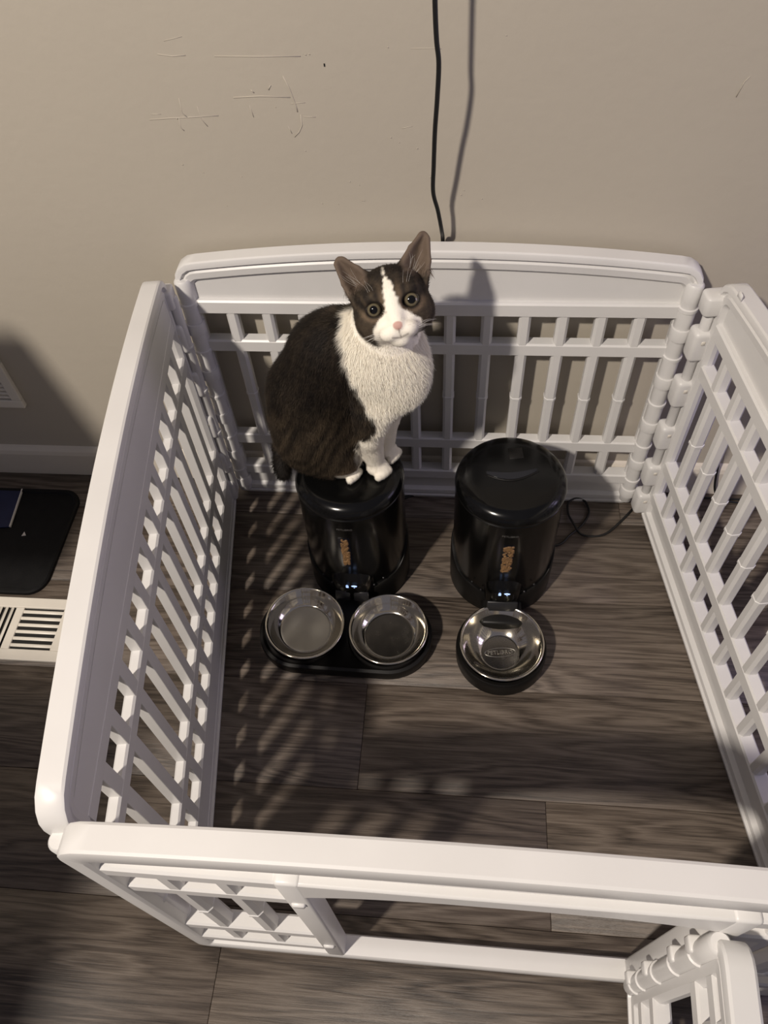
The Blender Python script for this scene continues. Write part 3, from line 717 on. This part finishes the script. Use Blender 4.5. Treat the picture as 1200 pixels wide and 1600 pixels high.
def coat(P):
    """coat colour at surface points (linear rgb)"""
    H=(P-HC)@HM.T; a,b,c=H[:,0],H[:,1],H[:,2]
    x,y,z=P.T
    white=np.array([.93,.88,.77]); black=np.array([.014,.011,.009]); brown=np.array([.070,.052,.034]); tan=np.array([.24,.17,.11])
    n1=vnoise(P,60,1); n2=vnoise(P,160,2)
    # body: dark saddle with faint tabby bands
    band=np.clip(.5+.7*np.sin((x*.75-z*.55+.25*y)*300+1.5*n1),0,1)
    low=1-sm(.42,.56,z+.02*n1)
    tab=np.clip(.10+.80*low*(.25+.75*band)+.12*n2,0,1)[:,None]
    col=black*(1-tab)+brown*tab
    knee=np.exp(-(((x+.125)/.03)**2+((z-.345)/.03)**2))*(y<-.17)
    col=col*(1-.75*knee[:,None])+tan*.75*knee[:,None]
    # white bib, front legs and feet
    bib=(x+.118)+ .50*np.clip(.60-z,0,.14)*-1.0
    edge=np.interp(z,[.30,.40,.44,.47,.50,.54,.58,.62,.66,.72],[-.125,-.118,-.112,-.082,-.082,-.098,-.112,-.122,-.126,-.130])
    wb=sm(-.004,.006,x-edge+.004*n2)
    feet=sm(.004,-.004,z-(Z0+.030))*sm(-.165,-.150,x+.004*n2)
    wb=wb*np.where(z>.62,np.maximum(sm(-.150,-.168,y),sm(-.055,-.035,x)),1)
    w=np.maximum(wb,feet)
    tailm=((z<.352)&(x<-.240)); 
    col=col*(1-w[:,None])+white*w[:,None]
    col[tailm]=black
    # head
    q=np.sqrt((a/.060)**2+((b+.002)/.062)**2+(np.minimum(c,0)/.060)**2)
    hd=np.maximum(sm(1.06,.98,q),sm(.004,.016,b)*(np.linalg.norm(H,axis=1)<.125))
    stripe=.5+.5*np.sin(np.abs(a)*420-b*140+1.2*n1)
    n3=vnoise(P,420,3); stripe=stripe**2
    tb=np.clip(.10+.10*n3+.55*stripe*sm(.046,.010,b)*sm(-.02,.005,b)+.45*sm(.012,.040,np.abs(a))*sm(.012,-.02,b)+.1*n2,0,1)[:,None]
    hc=black*1.3*(1-tb)+brown*1.15*tb
    ring=np.exp(-((np.hypot(np.abs(a)-.026,(b+.001)*1.1)-.0165)/.0035)**2)*(c>0)
    rg=.45*ring*sm(.006,-.006,b); hc=hc*(1-rg[:,None])+tan*rg[:,None]
    rim=np.exp(-((np.hypot(np.abs(a)-.026,(b+.001)*1.15)-.0118)/.0018)**2)*(c>0)
    # blaze and muzzle
    bw=np.interp(b,[-.07,-.052,-.040,-.028,-.018,-.008,.010,.030,.040],[.028,.030,.036,.034,.024,.0105,.0085,.0050,.0005])
    mz=sm(.0022,-.0022,np.abs(a+.001)-bw+.0010*n2+.0012*n3)*(c>-.005)
    side=np.exp(-(((np.abs(a)-.0125)/.004)**2+((b-.010)/.014)**2))
    hc=hc*(1-.4*side[:,None])+tan*.4*side[:,None]
    hc=hc*(1-mz[:,None])+white*mz[:,None]
    hc=hc*(1-.9*rim[:,None])+black*.8*.9*rim[:,None]
    # white chin and jaw below, dark jowl on one side
    jaw=sm(-.044,-.052,b+.15*np.abs(a))
    hc=hc*(1-jaw[:,None])+white*jaw[:,None]
    jowl=np.exp(-(((a-.036)/.014)**2+((b+.048)/.012)**2)); hc=hc*(1-.9*jowl[:,None])+brown*.55*.9*jowl[:,None]
    # nose and mouth
    pink=np.array([.58,.36,.31])
    ns=sm(1.15,.85,np.hypot(a/(.0066+.18*np.clip(b+.0295,-.01,.01)),(b+.0295)/.0060))*(c>.040); hc=hc*(1-ns[:,None])+pink*ns[:,None]
    mo=np.exp(-((b+.0465-.25*np.abs(a))/.0012)**2)*(np.abs(a)<.012)*(c>.02)+np.exp(-(a/.0009)**2)*(b<-.034)*(b>-.047)*(c>.02)
    mo=np.clip(mo,0,1); hc=hc*(1-.7*mo[:,None])+np.array([.06,.035,.03])*.7*mo[:,None]
    # ears: bare pinkish-brown cup
    ear=sm(.040,.050,b+.35*np.abs(a))*sm(.022,.032,np.abs(a))
    earin=np.array([.19,.140,.112]); earc=brown*1.1*.55+earin*.45
    hc=hc*(1-ear[:,None])+earc*ear[:,None]
    col=col*(1-hd[:,None])+hc*hd[:,None]
    return np.clip(col,0,1)

# ------------------------------------------------------------------ the cat in the scene
cat = empty('cat', 'brown tabby and white cat sitting on the left feeder, looking up', 'cat', (-.14, -.18, Z0))
CO = np.array((-.14, -.18, Z0))
fld = build_cat(.0018); CV, CF = fld.mesh(); CN = fld.normals(CV); CC = coat(CV)
# ease the voxel steps a little, along the field only
def attr_mesh(name, V, F, col):
    me = bpy.data.meshes.new(name); me.from_pydata(V.tolist(), [], F.tolist() if hasattr(F, 'tolist') else F)
    ca = me.color_attributes.new('coat', 'FLOAT_COLOR', 'POINT')
    ca.data.foreach_set('color', np.c_[col, np.ones(len(col))].astype(np.float32).ravel()); me.shade_smooth(); return me
def coat_mat(name, rough, bumpy):
    m = mat(name, rough=rough, spec=.2); t = NT(m); a = t.n('ShaderNodeAttribute', attribute_name='coat'); t.l(a.outputs['Color'], t.b.inputs['Base Color'])
    if bumpy:
        tc = t.n('ShaderNodeTexCoord'); nz = t.n('ShaderNodeTexNoise', Scale=420.0, Detail=3.0); t.l(tc.outputs['Object'], nz.inputs['Vector']); t.bump(nz.outputs[0], .35, .001)
    return m
M['coat'] = coat_mat('cat_coat', .8, True); M['fur'] = coat_mat('cat_fur', .65, False)
def translucent(m, f):
    t = NT(m); out = [n for n in t.t.nodes if n.type == 'OUTPUT_MATERIAL'][0]; a = [n for n in t.t.nodes if n.type == 'ATTRIBUTE'][0]
    tr = t.n('ShaderNodeBsdfTranslucent'); t.l(a.outputs['Color'], tr.inputs['Color']); mx = t.n('ShaderNodeMixShader'); mx.inputs[0].default_value = f
    t.l(t.b.outputs[0], mx.inputs[1]); t.l(tr.outputs[0], mx.inputs[2]); t.l(mx.outputs[0], out.inputs['Surface'])
translucent(M['fur'], .15)
body = new_obj('body', attr_mesh('body', CV-CO, CF, CC), M['coat'], cat)
sm_ = body.modifiers.new('smooth', 'SMOOTH'); sm_.factor = .5; sm_.iterations = 2
# short fur: tapered strands lying along the coat
rs = np.random.RandomState(5)
tri = np.concatenate([CF[:, [0,1,2]], CF[:, [0,2,3]]]); e1 = CV[tri[:,1]]-CV[tri[:,0]]; e2 = CV[tri[:,2]]-CV[tri[:,0]]
ar = np.linalg.norm(np.cross(e1, e2), axis=1); NS = 170000
pick = rs.choice(len(tri), NS, p=ar/ar.sum()); q1 = rs.rand(NS); q2 = rs.rand(NS); fl = q1+q2 > 1; q1[fl] = 1-q1[fl]; q2[fl] = 1-q2[fl]
P0 = CV[tri[pick,0]]+e1[pick]*q1[:,None]+e2[pick]*q2[:,None]; N0 = fld.normals(P0)
H = (P0-HC)@HM.T; ha, hb, hc0 = H.T
ishead = np.sqrt((ha/.064)**2+(hb/.066)**2+(hc0/.072)**2) < 1.06
isear = (hb > .036) & (np.abs(ha) > .024) & (np.linalg.norm(H, axis=1) < .125)
near_eye = np.minimum(np.hypot(ha-.026, hb+.001), np.hypot(ha+.026, hb+.001))
skip = (ishead & (hc0 > .01) & (near_eye < .0115)) | (ishead & (np.hypot(ha/.0085, (hb+.0295)/.007) < 1) & (hc0 > .03)) | (ishead & (hc0 > .03) & (np.abs(ha) < .012) & (np.abs(hb+.046) < .003))
low = P0[:,2] < Z0+.05
keep = ~skip & ~(isear & (rs.rand(NS) < .5))
ln = np.where(ishead, .0055, .0125); ln = np.where(ishead & (hc0 > .02), .0032, ln); ln = np.where(isear, .0014, ln); ln = np.where(ishead & (hc0 > .0) & (hb < -.034), .0024, ln)
legs = (P0[:,0] > -.112) & (P0[:,2] < .45); ln = np.where(legs, .0050, ln); ln = np.where(low & (P0[:,0] > -.16), .0040, ln)
chest = (~ishead) & (~isear) & (P0[:,0] > -.12) & (P0[:,2] > .46); ln = np.where(chest, .0135, ln)
ln = ln*(.6+.7*rs.rand(NS))
flow = np.tile(np.array((-.35, 0, -1.0)), (NS, 1)); flow[chest] = (.10, -.05, -1.0)
out = ha[:,None]*HM[0]+(hb+.03)[:,None]*HM[1]; out = out/(np.linalg.norm(out, axis=1, keepdims=True)+1e-6) - .8*HM[2]
flow[ishead] = out[ishead]; flow[isear] = HM[1]
flow = flow - N0*(flow*N0).sum(1, keepdims=True); flow /= np.linalg.norm(flow, axis=1, keepdims=True)+1e-6
jit = rs.normal(size=(NS, 3))*.14
lift = np.where(ishead, .28, .34)[:,None]
D = flow+N0*lift+jit; D /= np.linalg.norm(D, axis=1, keepdims=True); D2 = D+N0*-.18+rs.normal(size=(NS,3))*.12; D2 /= np.linalg.norm(D2, axis=1, keepdims=True)
idx = np.where(keep)[0]; P0, N0, D, D2, ln = P0[idx], N0[idx], D[idx], D2[idx], ln[idx]
Wd = np.cross(D, N0); Wd /= np.linalg.norm(Wd, axis=1, keepdims=True)+1e-6
wd = (.00020+.00013*rs.rand(len(idx)))[:,None]
B = P0-N0*.0006; Mi = B+D*(ln*.55)[:,None]; T = Mi+D2*(ln*.45)[:,None]
SV = np.stack([B-Wd*wd, B+Wd*wd, Mi+Wd*wd*.75, Mi-Wd*wd*.75, T], 1).reshape(-1, 3)
k = np.arange(len(idx))*5
c0 = coat(P0); lum = c0.max(1)
tip = np.where(((lum < .12) & (rs.rand(len(idx)) < .20))[:,None], c0*2.6+np.array((.030,.024,.016)), c0)
vr = np.where(lum > .4, .92+.14*rs.rand(len(idx)), .80+.36*rs.rand(len(idx)))[:,None]
SC = np.stack([c0*.95*vr, c0*.95*vr, c0*vr, c0*vr, tip*1.1*vr], 1).reshape(-1, 3).clip(0, .95)
fm = bpy.data.meshes.new('fur')
faces = [(a, a+1, a+2, a+3) for a in k.tolist()] + [(a+3, a+2, a+4) for a in k.tolist()]
fm.from_pydata((SV-CO).tolist(), [], faces)
ca = fm.color_attributes.new('coat', 'FLOAT_COLOR', 'POINT'); ca.data.foreach_set('color', np.c_[SC, np.ones(len(SC))].astype(np.float32).ravel())
fm.shade_smooth()
ch_ = chest[idx][:,None]
NN = np.repeat(N0*np.where(ch_, .75, .9)+D*.1*(~ch_)+np.where(ch_, np.array((-.10,-.22,.42)), 0), 5, axis=0); NN /= np.linalg.norm(NN, axis=1, keepdims=True)
fm.normals_split_custom_set_from_vertices(NN.tolist())
fur = new_obj('fur', fm, M['fur'], cat); fur['kind'] = 'stuff'
# eyes
def eye_mesh():
    r = .0128; prof = []; V = []; F = []; col = []
    angs = list(np.linspace(0, 1.5, 60)); n = 48
    for a in angs:
        for i in range(n):
            t = 2*PI*i/n; V.append((r*math.sin(a)*math.cos(t), r*math.sin(a)*math.sin(t), r*math.cos(a)))
            d = r*math.sin(a)
            if d < .0053: c = (.003,.003,.003)
            elif d < .0058: c = (.03,.024,.014)
            elif d < .0086: g = .85+.3*math.sin(t*37)*math.sin(t*11+1); c = (.155*g,.130*g,.080*g)
            elif d < .0096: c = (.05,.04,.026)
            else: c = (.010,.008,.007)
            col.append(c)
    for s in range(len(angs)-1):
        for i in range(n): F.append((s*n+i, (s+1)*n+i, (s+1)*n+(i+1) % n, s*n+(i+1) % n))
    me = attr_mesh('eye', np.array(V), F, np.array(col)); return me
em = eye_mesh(); M['eye'] = coat_mat('cat_eye', .06, False); M['eye'].node_tree.nodes['Principled BSDF'].inputs['Coat Weight'].default_value = 0.0
M['eye'].node_tree.nodes['Principled BSDF'].inputs['Specular IOR Level'].default_value = .45
R3 = Matrix([list(HM[0]), list(HM[1]), list(HM[2])]).transposed()
for sx in (-1, 1):
    p = hp(sx*.0258, -.001, .0268)-CO; e = new_obj('eye', em, M['eye'], cat, tuple(p)); e.rotation_euler = (R3 @ Matrix.Rotation(sx*.10, 3, 'Y')).to_euler(); e['label'] = 'amber eye with a wide dark pupil'
# whiskers and brow hairs
M['whisker'] = mat('whisker', (.78,.75,.70), .4)
rw = random.Random(2)
for sx in (-1, 1):
    for i in range(6):
        a = np.array((sx*(.016+.002*(i % 2)), -.034-.003*(i % 3), .046)); L = rw.uniform(.030, .042); up = -.25+.13*i
        b = a+np.array((sx*L*.6, L*.35*up, -.008)); c = a+np.array((sx*L, L*.55*up-.004, -.026))
        tube('whisker', [hp(*v)-CO for v in catmull([a, b, c], 6)], .00022, M['whisker'], cat, 4, lambda t: 1-.8*t)
    for i in range(3):
        a = np.array((sx*(.020+.004*i), .016+.002*i, .034)); l_ = rw.uniform(.018, .028); b = a+np.array((sx*rw.uniform(.001,.005), l_*.5, .003)); c = a+np.array((sx*rw.uniform(.004,.014), l_, -.004))
        tube('brow_whisker', [hp(*v)-CO for v in catmull([a, b, c], 6)], .00012, M['whisker'], cat, 4, lambda t: 1-.8*t)
    # pale tufts inside the ear
    for i in range(9):
        a = np.array((sx*(.034+.010*rw.random()), .030+.012*rw.random(), -.012)); b = a+np.array((sx*rw.uniform(.004,.012), rw.uniform(.006,.016), .012)); c = b+np.array((sx*rw.uniform(.0,.008), rw.uniform(.002,.010), .006))
        tube('ear_tuft', [hp(*v)-CO for v in catmull([a, b, c], 4)], .00015, M['whisker'], cat, 4, lambda t: 1-.8*t)
